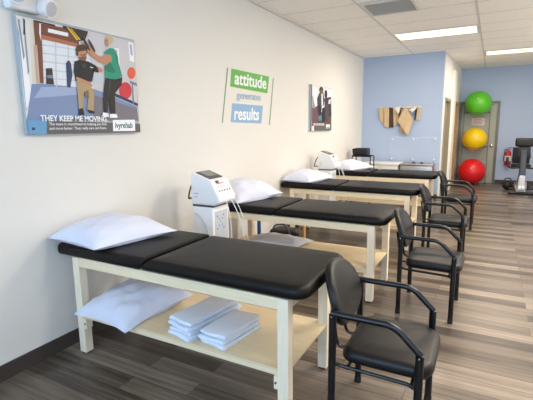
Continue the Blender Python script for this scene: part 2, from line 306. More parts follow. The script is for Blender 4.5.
def text_bm(s, size, w=None, extr=.0006, bold=0.0, shear=0):
    """text mesh lying in the local XY plane, left/bottom at origin, scaled to width w"""
    cu = bpy.data.curves.new('t', 'FONT'); cu.body = s; cu.size = size; cu.extrude = extr; cu.offset = bold; cu.resolution_u = 3; cu.shear = shear
    to = bpy.data.objects.new('t', cu); COL.objects.link(to)
    dg = bpy.context.evaluated_depsgraph_get(); me = bpy.data.meshes.new_from_object(to.evaluated_get(dg))
    bm = B(); bm.from_mesh(me)
    bpy.data.objects.remove(to); bpy.data.curves.remove(cu); bpy.data.meshes.remove(me)
    xs = [v.co.x for v in bm.verts]; ys = [v.co.y for v in bm.verts]
    sx = (w/(max(xs)-min(xs))) if w else 1
    for v in bm.verts: v.co.x = (v.co.x-min(xs))*sx; v.co.y -= 0
    return bm
def on_left_wall(bm, x, y, z, slant=0):
    """text (XY) -> left wall plane: local X runs along +y, local Y runs up, normal faces +x"""
    for v in bm.verts:
        a, b_, c = v.co; v.co = Vector((x+c, y+a+slant*b_, z+b_))
    return bm

# ---------------------------------------------------------------- room
H = 2.94; YA = 9.2; YF = 12.35; XR = 5.4; YB = -3.2
def sx(y): return 1.61+(y-YA)*.035         # the side partition is very slightly out of square
def struct(name, bm, m, parent=None, smooth=False):
    o = obj(name, bm, m, parent, smooth)
    if parent is None: o['kind'] = 'structure'
    return o
struct('floor', box(B(), -.12, XR+.12, YB-.12, YF+.12, -.1, 0), floor_material())
bm = B(); box(bm, -.12, XR+.12, YB-.12, YF+.12, H, H+.1)
ceiling = struct('ceiling', bm, M['tile'])
# tee grid of the suspended ceiling
GX = [-.235+1.25*k for k in range(1, 6)]; GY = [5.16+.63*k for k in range(-12, 12)]
bm = B()
for x in GX: box(bm, x-.011, x+.011, YB, YF, H-.004, H+.002)
for y in GY:
    if YB < y < YF: box(bm, 0, XR, y-.007, y+.007, H-.003, H+.002)
box(bm, 0, .022, YB, YF, H-.02, H+.002)
struct('ceiling_grid', bm, M['tee'], ceiling)
struct('wall_left', box(B(), -.12, 0, YB-.12, YA, 0, H), M['wall'])
struct('baseboard_left', box(B(), 0, .012, YB, YA, 0, .1), M['base'])
# partition wall A (blue) facing the camera
struct('wall_partition', box(B(), -.12, 1.61, YA, YA+.12, 0, H), M['blue'])
struct('baseboard_partition', box(B(), .012, 1.61, YA-.012, YA, 0, .1), M['base'])
# side partition running back, with two doorways
def side_box(bm, y0, y1, z0, z1, d0, d1, mi=0):
    """slab following the side partition: from offset d0 to d1 in x"""
    vs = [bm.verts.new(v) for v in ((sx(y0)+d0,y0,z0),(sx(y0)+d1,y0,z0),(sx(y1)+d1,y1,z0),(sx(y1)+d0,y1,z0),(sx(y0)+d0,y0,z1),(sx(y0)+d1,y0,z1),(sx(y1)+d1,y1,z1),(sx(y1)+d0,y1,z1))]
    for f in ((3,2,1,0),(4,5,6,7),(0,1,5,4),(1,2,6,5),(2,3,7,6),(3,0,4,7)):
        bm.faces.new([vs[i] for i in f]).material_index = mi
D1 = (9.62, 10.38); D2 = (11.12, 11.86); DH = 2.03
bm = B()
side_box(bm, YA+.12, D1[0], 0, H, -.12, 0); side_box(bm, D1[0], D1[1], DH, H, -.12, 0); side_box(bm, D1[1], D2[0], 0, H, -.12, 0)
side_box(bm, D2[0], D2[1], DH, H, -.12, 0); side_box(bm, D2[1], YF, 0, H, -.12, 0)
struct('wall_side', bm, M['wall'])
bm = B(); side_box(bm, 10.56, 10.98, 0, 2.72, 0, .05)
struct('trim_1', bm, M['trimw'])
def side_door(name, d, leafm, framem, n):
    bm = B(); side_box(bm, d[0], d[1], .005, DH-.005, -.10, -.06)
    r = struct(name, bm, leafm)
    bm = B()
    side_box(bm, d[0]-.05, d[0]+.01, 0, DH+.05, -.121, .015); side_box(bm, d[1]-.01, d[1]+.05, 0, DH+.05, -.121, .015); side_box(bm, d[0]+.01, d[1]-.01, DH-.01, DH+.05, -.121, .015)
    obj('door_frame', bm, framem, r, False)
    bm = B(); x = sx(d[0])-.06; lathe(bm, [(.012, 0), (.012, .03), (.028, .035), (.03, .055), (.02, .066)], 14, (x, d[0]+.07, 1.0), axis='x')
    obj('door_knob', bm, M['chrome'], r)
side_door('door_1', D1, M['khaki'], M['khaki'], 1)
side_door('door_2', D2, M['oak'], M['oak'], 2)
# far blue wall with grey door
DX = (1.78, 2.61); DHF = 2.05
bm = B(); box(bm, -.12, DX[0], YF, YF+.12, 0, H); box(bm, DX[0], DX[1], YF, YF+.12, DHF, H); box(bm, DX[1], XR+.12, YF, YF+.12, 0, H)
struct('wall_far', bm, M['blue'])
struct('baseboard_far', box(B(), DX[1]+.06, XR, YF-.012, YF, 0, .1), M['base'])
d3 = struct('door_3', box(B(), DX[0]+.005, DX[1]-.005, YF+.01, YF+.055, .01, DHF-.005), M['door'])
bm = B()
for a, b_ in ((DX[0]-.055, DX[0]+.005), (DX[1]-.005, DX[1]+.055)): box(bm, a, b_, YF-.02, YF+.1, 0, DHF+.055, .004)
box(bm, DX[0]+.005, DX[1]-.005, YF-.02, YF+.1, DHF, DHF+.055, .004)
obj('door_frame', bm, M['doorf'], d3)
obj('door_knob', lathe(B(), [(.018, -.075), (.032, -.065), (.032, -.04), (.014, -.03), (.03, -.005), (.03, .01)], 16, (2.53, YF, .98), axis='y'), M['chrome'], d3)
# right wall and back wall (outside the picture) with the storefront glazing that lights the room
WZ0, WZ1, WB0 = .35, 2.72, .95
RW = [(2.2, 4.2), (4.6, 6.9), (7.3, 9.6)]
bm = B(); ys = [YB-.12]+[v for w in RW for v in w]+[YF]
for k in range(0, len(ys), 2): box(bm, XR, XR+.12, ys[k], ys[k+1], 0, H)
for a, b_ in RW: box(bm, XR, XR+.12, a, b_, 0, WZ0); box(bm, XR, XR+.12, a, b_, WZ1, H)
struct('wall_right', bm, M['wall'])
BW = [(.25, 2.55), (2.85, 5.15)]
bm = B(); xs = [0]+[v for w in BW for v in w]+[XR]
for k in range(0, len(xs), 2): box(bm, xs[k], xs[k+1], YB-.12, YB, 0, H)
for a, b_ in BW: box(bm, a, b_, YB-.12, YB, 0, WB0); box(bm, a, b_, YB-.12, YB, WZ1, H)
struct('wall_back', bm, M['wall'])
n = 0
for a, b_ in RW:
    n += 1; bm = B(); t = .05
    for q0, q1 in ((a, a+t), (b_-t, b_), ((a+b_-t)/2, (a+b_+t)/2)): box(bm, XR+.02, XR+.1, q0, q1, WZ0, WZ1)
    for q0, q1 in ((WZ0, WZ0+t), (WZ1-t, WZ1)): box(bm, XR+.02, XR+.1, a+t, b_-t, q0, q1)
    w = struct('window_%d' % n, bm, M['alum'])
    obj('glass_pane', box(B(), XR+.055, XR+.061, a+t, b_-t, WZ0+t, WZ1-t), M['glass'], w, False)
for a, b_ in BW:
    n += 1; bm = B(); t = .05
    for q0, q1 in ((a, a+t), (b_-t, b_), ((a+b_-t)/2, (a+b_+t)/2)): box(bm, q0, q1, YB-.1, YB-.02, WB0, WZ1)
    for q0, q1 in ((WB0, WB0+t), (WZ1-t, WZ1)): box(bm, a+t, b_-t, YB-.1, YB-.02, q0, q1)
    w = struct('window_%d' % n, bm, M['alum'])
    obj('glass_pane', box(B(), a+t, b_-t, YB-.061, YB-.055, WB0+t, WZ1-t), M['glass'], w, False)

# ---------------------------------------------------------------- ceiling fixtures
def ceiling_light(x0, x1, y0, y1, label):
    r = tag(empty('ceiling_light', ((x0+x1)/2, (y0+y1)/2, H-.0135)), label, 'ceiling light', 'fluorescent troffers in the ceiling')
    hx, hy = (x1-x0)/2, (y1-y0)/2; bm = B()
    for q in ((-hx, hx, -hy, -hy+.045), (-hx, hx, hy-.045, hy), (-hx, -hx+.03, -hy+.045, hy-.045), (hx-.03, hx, -hy+.045, hy-.045)):
        box(bm, *q, 0, .013)
    obj('light_frame', bm, M['tee'], r, False)
    obj('light_diffuser', box(B(), -hx+.03, hx-.03, -hy+.045, hy-.045, .004, .012), M['lamp'], r, False)
    return r
ceiling_light(1.03, 2.25, 7.04, 7.66, 'long glowing ceiling light panel nearer the tables, just behind the air vent')
ceiling_light(2.285, 3.50, 9.58, 10.18, 'long glowing ceiling light panel nearer the far blue wall, cut by the right picture edge')
# return-air grille
r = tag(empty('ceiling_vent', (1.34, 5.475, H-.02)), 'square grey return air vent set among the ceiling tiles', 'ceiling vent')
bm = B()
for q in ((-.3, .3, -.3, -.265), (-.3, .3, .265, .3), (-.3, -.265, -.265, .265), (.265, .3, -.265, .265)): box(bm, *q, 0, .018)
obj('vent_frame', bm, M['grille'], r, False)
bm = B()
for k in range(24):
    y = -.255+k*.0222; box(bm, -.265, .265, -.009, .009, -.001, .001, mtx=Matrix.Translation((0, y, .009)) @ Matrix.Rotation(radians(35), 4, 'X'))
obj('vent_louvres', bm, M['grille'], r, False)
obj('vent_backing', box(B(), -.265, .265, -.265, .265, .017, .0185), M['tee'], r, False)

# ---------------------------------------------------------------- treatment tables
XA, XB, LW, TW = .151, 1.7265, .06, .624
T0, TS = 1.730, 1.698
def make_table():
    r = empty('treatment_table', (0, T0, 0))
    xs_ = (XA, XB-LW); ys_ = (0, TW-LW)
    for x in xs_:
        for y in ys_:
            leg = obj('leg', box(B(), x, x+LW, y, y+LW, .012, .686, .004), M['woodleg'], r, False)
            obj('leg_glide', lathe(B(), [(.018, 0), (.02, .012)], 12, (x+LW/2, y+LW/2, 0)), M['plastic'], leg)
    # apron boards
    z0, z1 = .624, .686
    for y in (.004, TW-.026): obj('apron', box(B(), XA+LW, XB-LW, y, y+.022, z0, z1, .002), M['wood'], r, False)
    for x in (XA+.006, XB-.028): obj('apron', box(B(), x, x+.022, LW, TW-LW, z0, z1, .002), M['wood'], r, False)
    # lower shelf with its edging
    bm = B(); box(bm, XA+.006, XB-.008, .0+LW+.0, TW-LW, .292, .306, .001)
    box(bm, XA+LW, XB-LW, .006, LW, .292, .306, 0); box(bm, XA+LW, XB-LW, TW-LW, TW-.006, .292, .306, 0)
    obj('shelf', bm, M['shelf'], r, False)
    bm = B()
    for y in (.012, TW-.032): box(bm, XA+LW, XB-LW, y, y+.02, .262, .2915, .001)
    obj('shelf_rail', bm, M['wood'], r, False)
    for x, y in ((XB-LW-.022, .002), (XA+LW, .002)):
        cl = obj('cleat', box(B(), x, x+.022, y, y+.05, .19, .261, .002), M['woodleg'], r, False)
        obj('bolt', lathe(B(), [(.006, -.004), (.006, .001)], 10, (x+.011, y, .225), axis='y'), M['darkpl'], cl)
    # cushions
    c = .06
    def cut(co):   # the two cushions meet on a slanted cut
        w_ = max(0, min(1, 1-abs(co.x-.808)/.06)); return Vector(((co.z-.745)*1.0*w_, 0, 0))
    obj('head_cushion', rslab(B(), .012, .806, -.015, TW+.02, .690, .768, (.035, .012, .012, .035), .034, .004, er_bot=.022, disp=cut), M['vinyl'], r)
    obj('foot_cushion', rslab(B(), .809, 1.825, -.015, TW+.02, .690, .764, (.012, c+.03, c+.03, .012), .036, .006, er_bot=.028, disp=cut), M['vinyl'], r)
    obj('top_board', box(B(), .08, 1.76, .02, TW-.02, .6862, .6898), M['shelf'], r, False)
    return r
t1 = make_table()
tabs = [t1]
for k in range(1, 4):
    t = copy_tree(t1); t.location.y = T0+TS*k; tabs.append(t)
for t, l in zip(tabs, ('nearest black-topped wooden treatment table with pillow and folded towels on its shelf',
    'second treatment table from the front, right behind the nearest white therapy unit',
    'third black-topped treatment table from the front, ahead of the farther white therapy unit',
    'farthest of the four black-topped wooden treatment tables, close to the blue partition')):
    tag(t, l, 'treatment table', 'row of treatment tables along the left wall')

# ---------------------------------------------------------------- pillows
def pillow(cs, th, seed, zbot=None, ul=0, n=26, wr=.012, name='pillow'):
    """cs: four corner points A B C D (world). th: full thickness. The belly rests at zbot."""
    A, Bc, C, D = [Vector(c) for c in cs]; bm = B(); cen = (A+Bc+C+D)/4
    top = []; bot = []
    for i in range(n+1):
        rt = []; rb = []
        for j in range(n+1):
            u, v = i/n, j/n
            # edges bow inwards so that the four corners stick out
            uu, vv = 2*u-1, 2*v-1
            pu = u+(-uu)*.06*(1-vv*vv)**1*abs(uu)**2; pv = v+(-vv)*.06*(1-uu*uu)*abs(vv)**2
            p = A*(1-pu)*(1-pv)+Bc*pu*(1-pv)+C*pu*pv+D*(1-pu)*pv
            f = (max(0, 1-abs(uu)**2.4)*max(0, 1-abs(vv)**2.4))**.55
            q = Vector((u*5+seed*7.3, v*5, seed))
            w = noise.noise(q)*wr*1.6+noise.noise(q*2.3+Vector((3, 1, 2)))*wr*.8
            # radiating creases from corners/edges
            edge = (1-f)
            w += wr*.55*sin(14*noise.noise(q*.9)+u*9)*f*(.35+edge)
            rt.append((p, f, w))
        top.append(rt)
    vt = [[None]*(n+1) for _ in range(n+1)]; vb = [[None]*(n+1) for _ in range(n+1)]
    for i in range(n+1):
        for j in range(n+1):
            p, f, w = top[i][j]
            zt = p.z+th*.62*f+w*min(1, f*2.2); zb = p.z-th*.38*f
            if zbot is not None and not (i in (0, n) or j in (0, n)):
                zb = max(zb, zbot) if f > .15 else zb
                if zb > zt-.002: zb = zt-.002
            vt[i][j] = bm.verts.new((p.x, p.y, zt))
            vb[i][j] = vt[i][j] if i in (0, n) or j in (0, n) else bm.verts.new((p.x, p.y, zb))
    for i in range(n):
        for j in range(n):
            bm.faces.new((vt[i][j], vt[i+1][j], vt[i+1][j+1], vt[i][j+1]))
            q = (vb[i][j], vb[i][j+1], vb[i+1][j+1], vb[i+1][j])
            try: bm.faces.new(q)
            except ValueError: pass
    return bm
def add_pillow(cs, th, seed, label, zbot=None, group='white pillows on the treatment tables', wr=.008):
    bm = pillow(cs, th, seed, zbot, wr=wr)
    return tag(obj('pillow', bm, M['cotton']), label, 'pillow', group)
Y = [T0+TS*k for k in range(4)]
PZ = .7725
add_pillow(((.022, 1.655, .815), (.475, 1.645, .795), (.63, 2.24, .800), (.03, 2.25, .86)), .17, 1, 'white cotton pillow on the head end of the nearest treatment table', PZ)
add_pillow(((.03, 3.42, .83), (.40, 3.40, .785), (.60, 4.0, .815), (.03, 4.05, .88)), .24, 2, 'white pillow on second treatment table, half hidden by the nearest therapy unit', PZ)
add_pillow(((.03, 5.10, .80), (.46, 5.09, .79), (.60, 5.66, .80), (.03, 5.72, .86)), .17, 3, 'white pillow on third treatment table, in front of the farther therapy unit', PZ)
add_pillow(((.16, 6.83, .81), (.50, 6.81, .79), (.74, 7.38, .80), (.16, 7.42, .85)), .19, 4, 'white pillow on farthest treatment table, right of the farther therapy unit', PZ)
add_pillow(((.20, 1.665, .315), (.68, 1.655, .300), (.78, 2.20, .365), (.26, 2.20, .39)), .21, 5, 'rumpled white pillow on the lower shelf of the nearest treatment table', .309, wr=.010)
add_pillow(((.34, 3.50, .335), (.93, 3.50, .335), (.97, 3.99, .335), (.32, 3.99, .335)), .11, 6, 'white pillow lying on the lower shelf of the second treatment table', .309)

# ---------------------------------------------------------------- folded towels
def towel_bm(L, W, t, seed):
    """a towel folded in half twice: a flat spiral profile, the fold facing -y, swept along x"""
    prof = []
    h = t/2-.0012
    def arc(cy, cz, r, a0, a1, k=5): return [(cy+r*cos(radians(a0+(a1-a0)*i/k)), cz+r*sin(radians(a0+(a1-a0)*i/k))) for i in range(k+1)]
    prof += arc(t/2, t/2, t/2, 270, 90, 8)                # outer fold, near side
    prof += [(L*.5, t), (L-.006, t)]
    prof += [(L, t-.003), (L-.002, t-h+.001), (L-.01, t-h)]
    prof += [(L*.6, t/2+.0012), (t, t/2+.0012), (t*.75, t/2), (t, t/2-.0012), (L*.6, t/2-.0012)]
    prof += [(L-.002, h), (L+.004, h-.002), (L+.004, .003), (L-.002, 0), (L*.5, 0)]
    bm = B(); nx = 12; rings = []
    for i in range(nx+1):
        x = W*i/nx; s = .82 if i in (0, nx) else 1
        ring = []
        for (y, z) in prof:
            q = Vector((x*9+seed, y*9, seed*1.7))
            dz = noise.noise(q*.7)*.010*(z/t); dy = noise.noise(q+Vector((5, 5, 5)))*.016
            ring.append(bm.verts.new((x, y+dy, t/2+(z-t/2)*s+dz)))
        rings.append(ring)
    for A, C in zip(rings, rings[1:]):
        n_ = len(A)
        for k in range(n_): bm.faces.new((A[k], A[(k+1) % n_], C[(k+1) % n_], C[k]))
    bm.faces.new(rings[0][::-1]); bm.faces.new(rings[-1])
    return bm
def towel_stack(x, y, rot, n_, L, W, grp, words, seed):
    z = .3065; t = .023
    for k in range(n_):
        bm = towel_bm(L-random.uniform(0, .02), W-random.uniform(0, .012), t, seed+k*3.1)
        rr = rot+random.uniform(-.06, .06)
        o = obj('folded_towel', bm, M['towel'], None)
        o.location = (x+random.uniform(-.008, .008), y+random.uniform(-.01, .01), z); o.rotation_euler = (0, 0, rr)
        tag(o, words[k], 'towel', grp); z += t+.0065
ord_a = ('folded white towel at the bottom of the taller left towel stack', 'folded white towel second from bottom of the left stack', 'folded white towel second from top of the left stack', 'folded white towel on top of the taller left stack, beside the pillow')
ord_b = ('folded white towel at the bottom of the lower right towel stack', 'folded white towel in the middle of the lower right stack', 'folded white towel on top of the lower right stack')
towel_stack(.925, 1.77, -.16, 4, .46, .19, 'folded towels in the left stack', ord_a, 2)
towel_stack(1.148, 1.765, -.16, 3, .34, .185, 'folded towels in the right stack', ord_b, 40)

# ---------------------------------------------------------------- chairs
def make_chair():
    r = empty('arm_chair', (0, 0, 0)); D, W, ZA, XK, ZF = .396, .50, .645, .283, .535; R = .0185
    seat = obj('seat', rslab(B(), .03, .450, .025, W-.025, .394, .458, (.06, .09, .09, .06), .032, .006, er_bot=.02), M['seat'], r)
    obj('seat_board', rslab(B(), .05, .43, .05, W-.05, .384, .394, (.05,)*4, .004), M['plastic'], seat)
    # back: egg-shaped pad, curved and leaning back
    bm = B(); n_ = 28; RW_, RH = .205, .158; cz = .668; rings = []
    def bp(u, v, side):
        # u across, v up in [-1,1] disk
        y = W/2+u*RW_*(1-.10*v); z = cz+v*RH
        x = .006-(z-.5)*.30+.035*u*u
        x += .004*(1-min(1, (u*u+v*v))**3)*(1 if side else 0)
        return Vector((x, y, z))
    def ring(s, off, side):
        out = []
        for k in range(n_):
            a = 2*pi*k/n_; c, s_ = cos(a), sin(a); e = .88
            u = math.copysign(abs(c)**e, c)*s; v = math.copysign(abs(s_)**e, s_)*s
            p_ = bp(u, v, side); p_.x += off; out.append(bm.verts.new(p_))
        return out
    rings = [ring(.45, -.022, 0), ring(.9, -.022, 0), ring(.985, -.014, 0), ring(1, 0, 0), ring(.985, .014, 1), ring(.93, .023, 1), ring(.7, .027, 1), ring(.35, .029, 1)]
    for A, C in zip(rings, rings[1:]):
        for k in range(n_): bm.faces.new((A[k], A[(k+1) % n_], C[(k+1) % n_], C[k]))
    bm.faces.new(rings[0][::-1]); bm.faces.new(rings[-1])
    obj('backrest', bm, M['seat'], r)
    # back support bracket: J-bars from the seat to the pad
    for y in (.17, W-.17):
        bm = B(); pts = arcpath([(.10, y, .388), (-.030, y, .39), (-.062, y, .64)], .04)
        tube(bm, pts, .009, 8); obj('back_bracket', bm, M['metal'], r)
    # legs and arms
    for y in (0, W):
        for x, top in ((0, ZA), (D, ZF)):
            lg = obj('leg', tube(B(), [(x, y, .012), (x, y, top-.004)], R, 14), M['metal'], r)
            obj('foot_cap', lathe(B(), [(R+.0015, 0), (R+.0015, .03), (R, .034)], 14, (x, y, 0)), M['plastic'], lg)
        bm = B(); tube(bm, arcpath([(-.008, y, ZA), (XK, y, ZA), (D+.004, y, ZF-.002)], .045, 6), .016, 12)
        obj('armrest', bm, M['metal'], r)
        bm = B(); s = .022 if y == 0 else -.022
        tube(bm, arcpath([(.0, y, .395), (.04, y+s, .375), (D-.04, y+s, .368), (D, y, .36)], .03, 4), .0095, 8)
        obj('side_rail', bm, M['metal'], r)
    for x in (.07, D-.03):
        obj('cross_rail', tube(B(), [(x, .018, .372), (x, W-.018, .372)], .009, 8), M['metal'], r)
    for y, s in ((0, -1), (W, 1)):
        for x, z in ((0, ZA), (D, ZF)):
            obj('bolt', lathe(B(), [(.0045, 0), (.004, s*.003)], 8, (x, y+s*.0182, z-.01), axis='y'), M['chrome'], r)
    return r
CH = [(1.939, 1.776, .012, 'black armchair nearest the camera, at the foot of the nearest treatment table'),
      (1.959, 3.344, -.011, 'black armchair beside the foot of the second treatment table'),
      (1.925, 4.94, 0.0, 'black armchair beside the foot of the third treatment table'),
      (1.955, 6.65, 0.0, 'farthest black armchair, in front of the red exercise ball')]
c1 = make_chair()
for k, (x, y, rz, l) in enumerate(CH):
    c = c1 if k == 0 else copy_tree(c1)
    c.location = (x, y, 0); c.rotation_euler = (0, 0, rz)
    tag(c, l, 'chair', 'black armchairs at the feet of the tables')

# ---------------------------------------------------------------- electrotherapy units
def make_unit():
    r = empty('electrotherapy_unit', (.27, 2.86, 0)); w, d = .215, .25
    cart = obj('cart_body', box(B(), 0, w, 0, d, .07, .845, .018), M['whitepl'], r)
    # swept moulding on the near side
    bm = B(); pts = []
    for k in range(13):
        a = pi/2*k/12; pts.append((.03+.155*sin(a), -.003, .42+.36*cos(a)))
    tube(bm, pts, .006, 8); obj('side_moulding', bm, M['greypl'], cart)
    obj('front_panel', box(B(), w-.004, w+.004, .03, d-.03, .12, .80, .003), M['greypl'], cart)
    # blue cross of dots on the front
    bm = B()
    for i in range(5):
        for s in (1, -1):
            if i == 2 and s == -1: continue
            rr = .006+.0016*abs(i-2)
            lathe(bm, [(rr, 0), (rr, .0015)], 10, (w+.0042, .11+(i-2)*.024*s, .70+(i-2)*.028), axis='x')
    obj('dot_emblem', bm, M['bluep'], cart, False)
    for x in (.035, w-.035):
        for y in (.04, d-.04):
            cs = obj('caster', lathe(B(), [(.012, -.012), (.03, -.010), (.03, .010), (.012, .012)], 16, (x, y, .0305), axis='y'), M['darkpl'], r)
            obj('caster_fork', box(B(), x-.008, x+.008, y-.018, y+.018, .058, .072, .002), M['greypl'], cs, False)
    # console: wedge with the sloping display
    prof = [(-.005, .858), (w+.02, .858), (w+.075, .885), (w+.075, .93), (w-.005, 1.07), (.02, 1.135), (-.005, 1.12)]
    con = obj('console', prism(B(), prof, 'y', -.005, d+.005, 0, .016), M['whitepl'], r)
    obj('console_seam', box(B(), .004, w+.008, .003, d-.003, .843, .862), M['darkpl'], r)
    ax = Vector((.02, 0, 1.135)); bx = Vector((w-.005, 0, 1.07)); dirv = (bx-ax).normalized(); nrm = Vector((-dirv.z, 0, dirv.x))
    if nrm.z < 0: nrm = -nrm
    def slab_on(name, u0, u1, y0, y1, h, m, par, a0=ax, dv=dirv, nv=nrm):
        mt = Matrix(((dv.x, 0, nv.x, a0.x), (0, 1, 0, 0), (dv.z, 0, nv.z, a0.z), (0, 0, 0, 1)))
        return obj(name, box(B(), u0, u1, y0, y1, .0, h, .0015, mtx=mt), m, par, False)
    bez = slab_on('display_bezel', .012, .165, .03, d-.03, .008, M['darkpl'], con)
    slab_on('display', .022, .125, .055, d-.055, .0105, M['screen'], bez)
    # keys on the steep front
    a2 = Vector((w-.005, 0, 1.07)); b2 = Vector((w+.075, 0, .93)); dv2 = (b2-a2).normalized(); nv2 = Vector((-dv2.z, 0, dv2.x))
    kn = slab_on('control_dial', .006, .03, .05, .085, .012, M['darkpl'], con, a2, dv2, nv2)
    slab_on('red_label', .028, .036, .07, .16, .0015, M['redp'], con, a2, dv2, nv2)
    for q in range(4): slab_on('label_text', .06, .065, .045+q*.045, .07+q*.045, .0012, M['inkp'], con, a2, dv2, nv2)
    for q in range(5): slab_on('lead_socket', .095, .108, .04+q*.038, .055+q*.038, .004, M['darkpl'], con, a2, dv2, nv2)
    obj('side_label', box(B(), .03, .075, -.0065, -.0052, .955, .960), M['inkp'], con, False)
    obj('side_label', box(B(), .03, .065, -.0065, -.0052, .925, .929), M['inkp'], con, False)
    # looped black mains cable on the wall side
    bm = B(); pts = [(-.002, .06, 1.03)]
    for k in range(0, 13):
        a = radians(60+k*20); pts.append((-.02-.035*(1-cos(a-radians(60)))*.9, .06, .965+.075*sin(a)))
    pts.append((-.002, .06, .89)); tube(bm, pts, .007, 8); obj('mains_cable', bm, M['plastic'], r)
    # white patient leads hanging off the front
    for q, (y0, dy, xo, zt) in enumerate(((.10, .02, .03, .36), (.16, .10, .10, .40), (.22, .16, .07, .34))):
        bm = B(); P0 = Vector((w+.066, y0, .915)); pts = []
        for k in range(13):
            t = k/12; pts.append(P0+Vector((.03*sin(t*pi)+xo*t, dy*t, -(.915-zt)*t**1.15+.02*sin(t*pi))))
        tube(bm, pts, .0042, 6); obj('patient_lead', bm, M['cable'], r)
    return r
u1 = make_unit(); tag(u1, 'white electrotherapy unit on cart with blue cross, between first and second tables', 'therapy machine', 'electrotherapy units by the left wall')
u2 = copy_tree(u1); u2.location = (.175, 6.12, 0); tag(u2, 'farther white electrotherapy unit, between third and farthest tables', 'therapy machine')

# ---------------------------------------------------------------- things under the second table
bm = B(); rslab(bm, .62, .90, 3.82, 3.98, .4, .47, (.03,)*4, .02)
# blue binder, black bag and wooden block
tag(obj('binder', box(B(), .215, .25, 4.10, 4.13, .003, .56, .004), M['bluebook']), 'narrow blue board standing on the floor behind the second treatment table', 'board')
bm.free()
bm = B(); rslab(bm, .33, .69, 4.14, 4.38, .0, .36, (.06,)*4, .06, .01)
bag = tag(obj('duffel_bag', bm, M['plastic']), 'soft black bag on floor, seen in gap under the second treatment table', 'bag')
obj('strap', tube(B(), arcpath([(.38, 4.134, .22), (.42, 4.12, .42), (.58, 4.12, .44), (.66, 4.134, .22)], .06), .010, 8), M['darkpl'], bag)

wb = tag(obj('wooden_block', box(B(), .72, .775, 4.16, 4.22, .002, .50, .006), M['oak']), 'brown wooden post end seen through gap under the second treatment table', 'post')
for z in (.40, .46): obj('bolt_head', lathe(B(), [(.012, -.006), (.012, .002)], 10, (.747, 4.16, z), axis='y'), M['darkpl'], wb)

# ---------------------------------------------------------------- posters, sign, emergency light
def artwork(art, x, y0, z0):
    bm = B(); ms = []; idx = {}
    for n_, (c, P) in enumerate(art):
        if c not in idx: idx[c] = len(ms); ms.append(artmat(c))
        h = x+.00014*(n_+1)
        vs = [bm.verts.new((h, y0+a, z0+b_)) for a, b_ in P]
        try: f = bm.faces.new(vs); f.material_index = idx[c]
        except ValueError: pass
    bmesh.ops.triangulate(bm, faces=bm.faces)
    # every piece must face the room
    me = bpy.data.meshes.new('picture'); 
    for f in bm.faces:
        f.normal_update()
        if f.normal.x < 0: f.normal_flip()
    bm.to_mesh(me); bm.free()
    for q in ms: me.materials.append(q)
    return me
def poster(name, art, y0, y1, z0, z1, label):
    r = obj(name, box(B(), .0005, .03, y0, y1, z0, z1, .001), M['canvas'], None, False)
    tag(r, label, 'poster')
    o = bpy.data.objects.new('picture', artwork(art, .0301, y0, z0)); link(o, r)
    return r
p1 = poster('wall_poster', BIG_ART, 1.596, 2.5325, 1.485, 2.1935, 'large photo poster of trainer and woman with straps, reading THEY KEEP ME MOVING')
obj('title_text', on_left_wall(text_bm('THEY KEEP ME MOVING.', .052, .525, bold=.0012), .0412, 1.683, 1.568), M['signw'], p1, False)
obj('body_text', on_left_wall(text_bm('The team is committed to helping you feel', .026, .455), .0412, 1.737, 1.541), M['signw'], p1, False)
obj('body_text', on_left_wall(text_bm('and move better. They really care and listen.', .026, .455), .0412, 1.737, 1.513), M['signw'], p1, False)
LG = mat('logo_teal', (52, 108, 118), .5)
obj('logo_text', on_left_wall(text_bm('ivyrehab', .062, .175, bold=.0012, shear=.15), .0412, 2.272, 1.520), LG, p1, False)
p2 = poster('wall_poster', SMALL_ART, 6.1495, 7.1135, 1.444, 2.1555, 'dark photo poster of standing people, farther along the left wall near the blue partition')
obj('title_text', on_left_wall(text_bm('THEY KEEP ME MOVING.', .05, .5, bold=.001), .034, 6.26, 1.53), M['signw'], p2, False)
obj('logo_text', on_left_wall(text_bm('ivyrehab', .05, .15, bold=.001, shear=.15), .034, 6.86, 1.475), LG, p2, False)
# slogan sign
def quad_prism(P, x0, x1):
    return prism(B(), P, 'x', x0, x1)
sg = tag(empty('wall_sign', (0, 4.4, 1.56)), 'green and blue wall sign reading attitude generates results', 'sign')
def sp(name, P, m, x1=.004, parent=sg):
    return obj(name, quad_prism([(a-4.4, b_-1.56) for a, b_ in P], .0005, x1), m, parent, False)
sp('side_bar', [(3.882, 2.143), (3.900, 2.143), (3.768, 1.562), (3.751, 1.562)], mat('bar_green', (132, 166, 132), .5))
sp('side_bar', [(4.944, 2.134), (4.964, 2.134), (4.846, 1.54), (4.824, 1.54)], mat('bar_green', (132, 166, 132), .5))
g = sp('green_panel', [(3.965, 2.142), (4.834, 2.141), (4.783, 1.932), (3.936, 1.953)], M['signg'])
b2_ = sp('blue_panel', [(3.968, 1.776), (4.664, 1.775), (4.614, 1.56), (3.926, 1.571)], M['signb'])
def stext(s, size, w, y, z, m, par, bold=.004):
    bm = text_bm(s, size, w, .001, bold); on_left_wall(bm, .0055, y-4.4, z-1.56, .12); return obj('lettering', bm, m, par, False)
stext('attitude', .20, .74, 4.01, 1.985, M['signw'], g)
stext('generates', .115, .54, 4.06, 1.835, M['signt'], sg, .001)
stext('results', .20, .56, 3.99, 1.60, M['signw'], b2_)
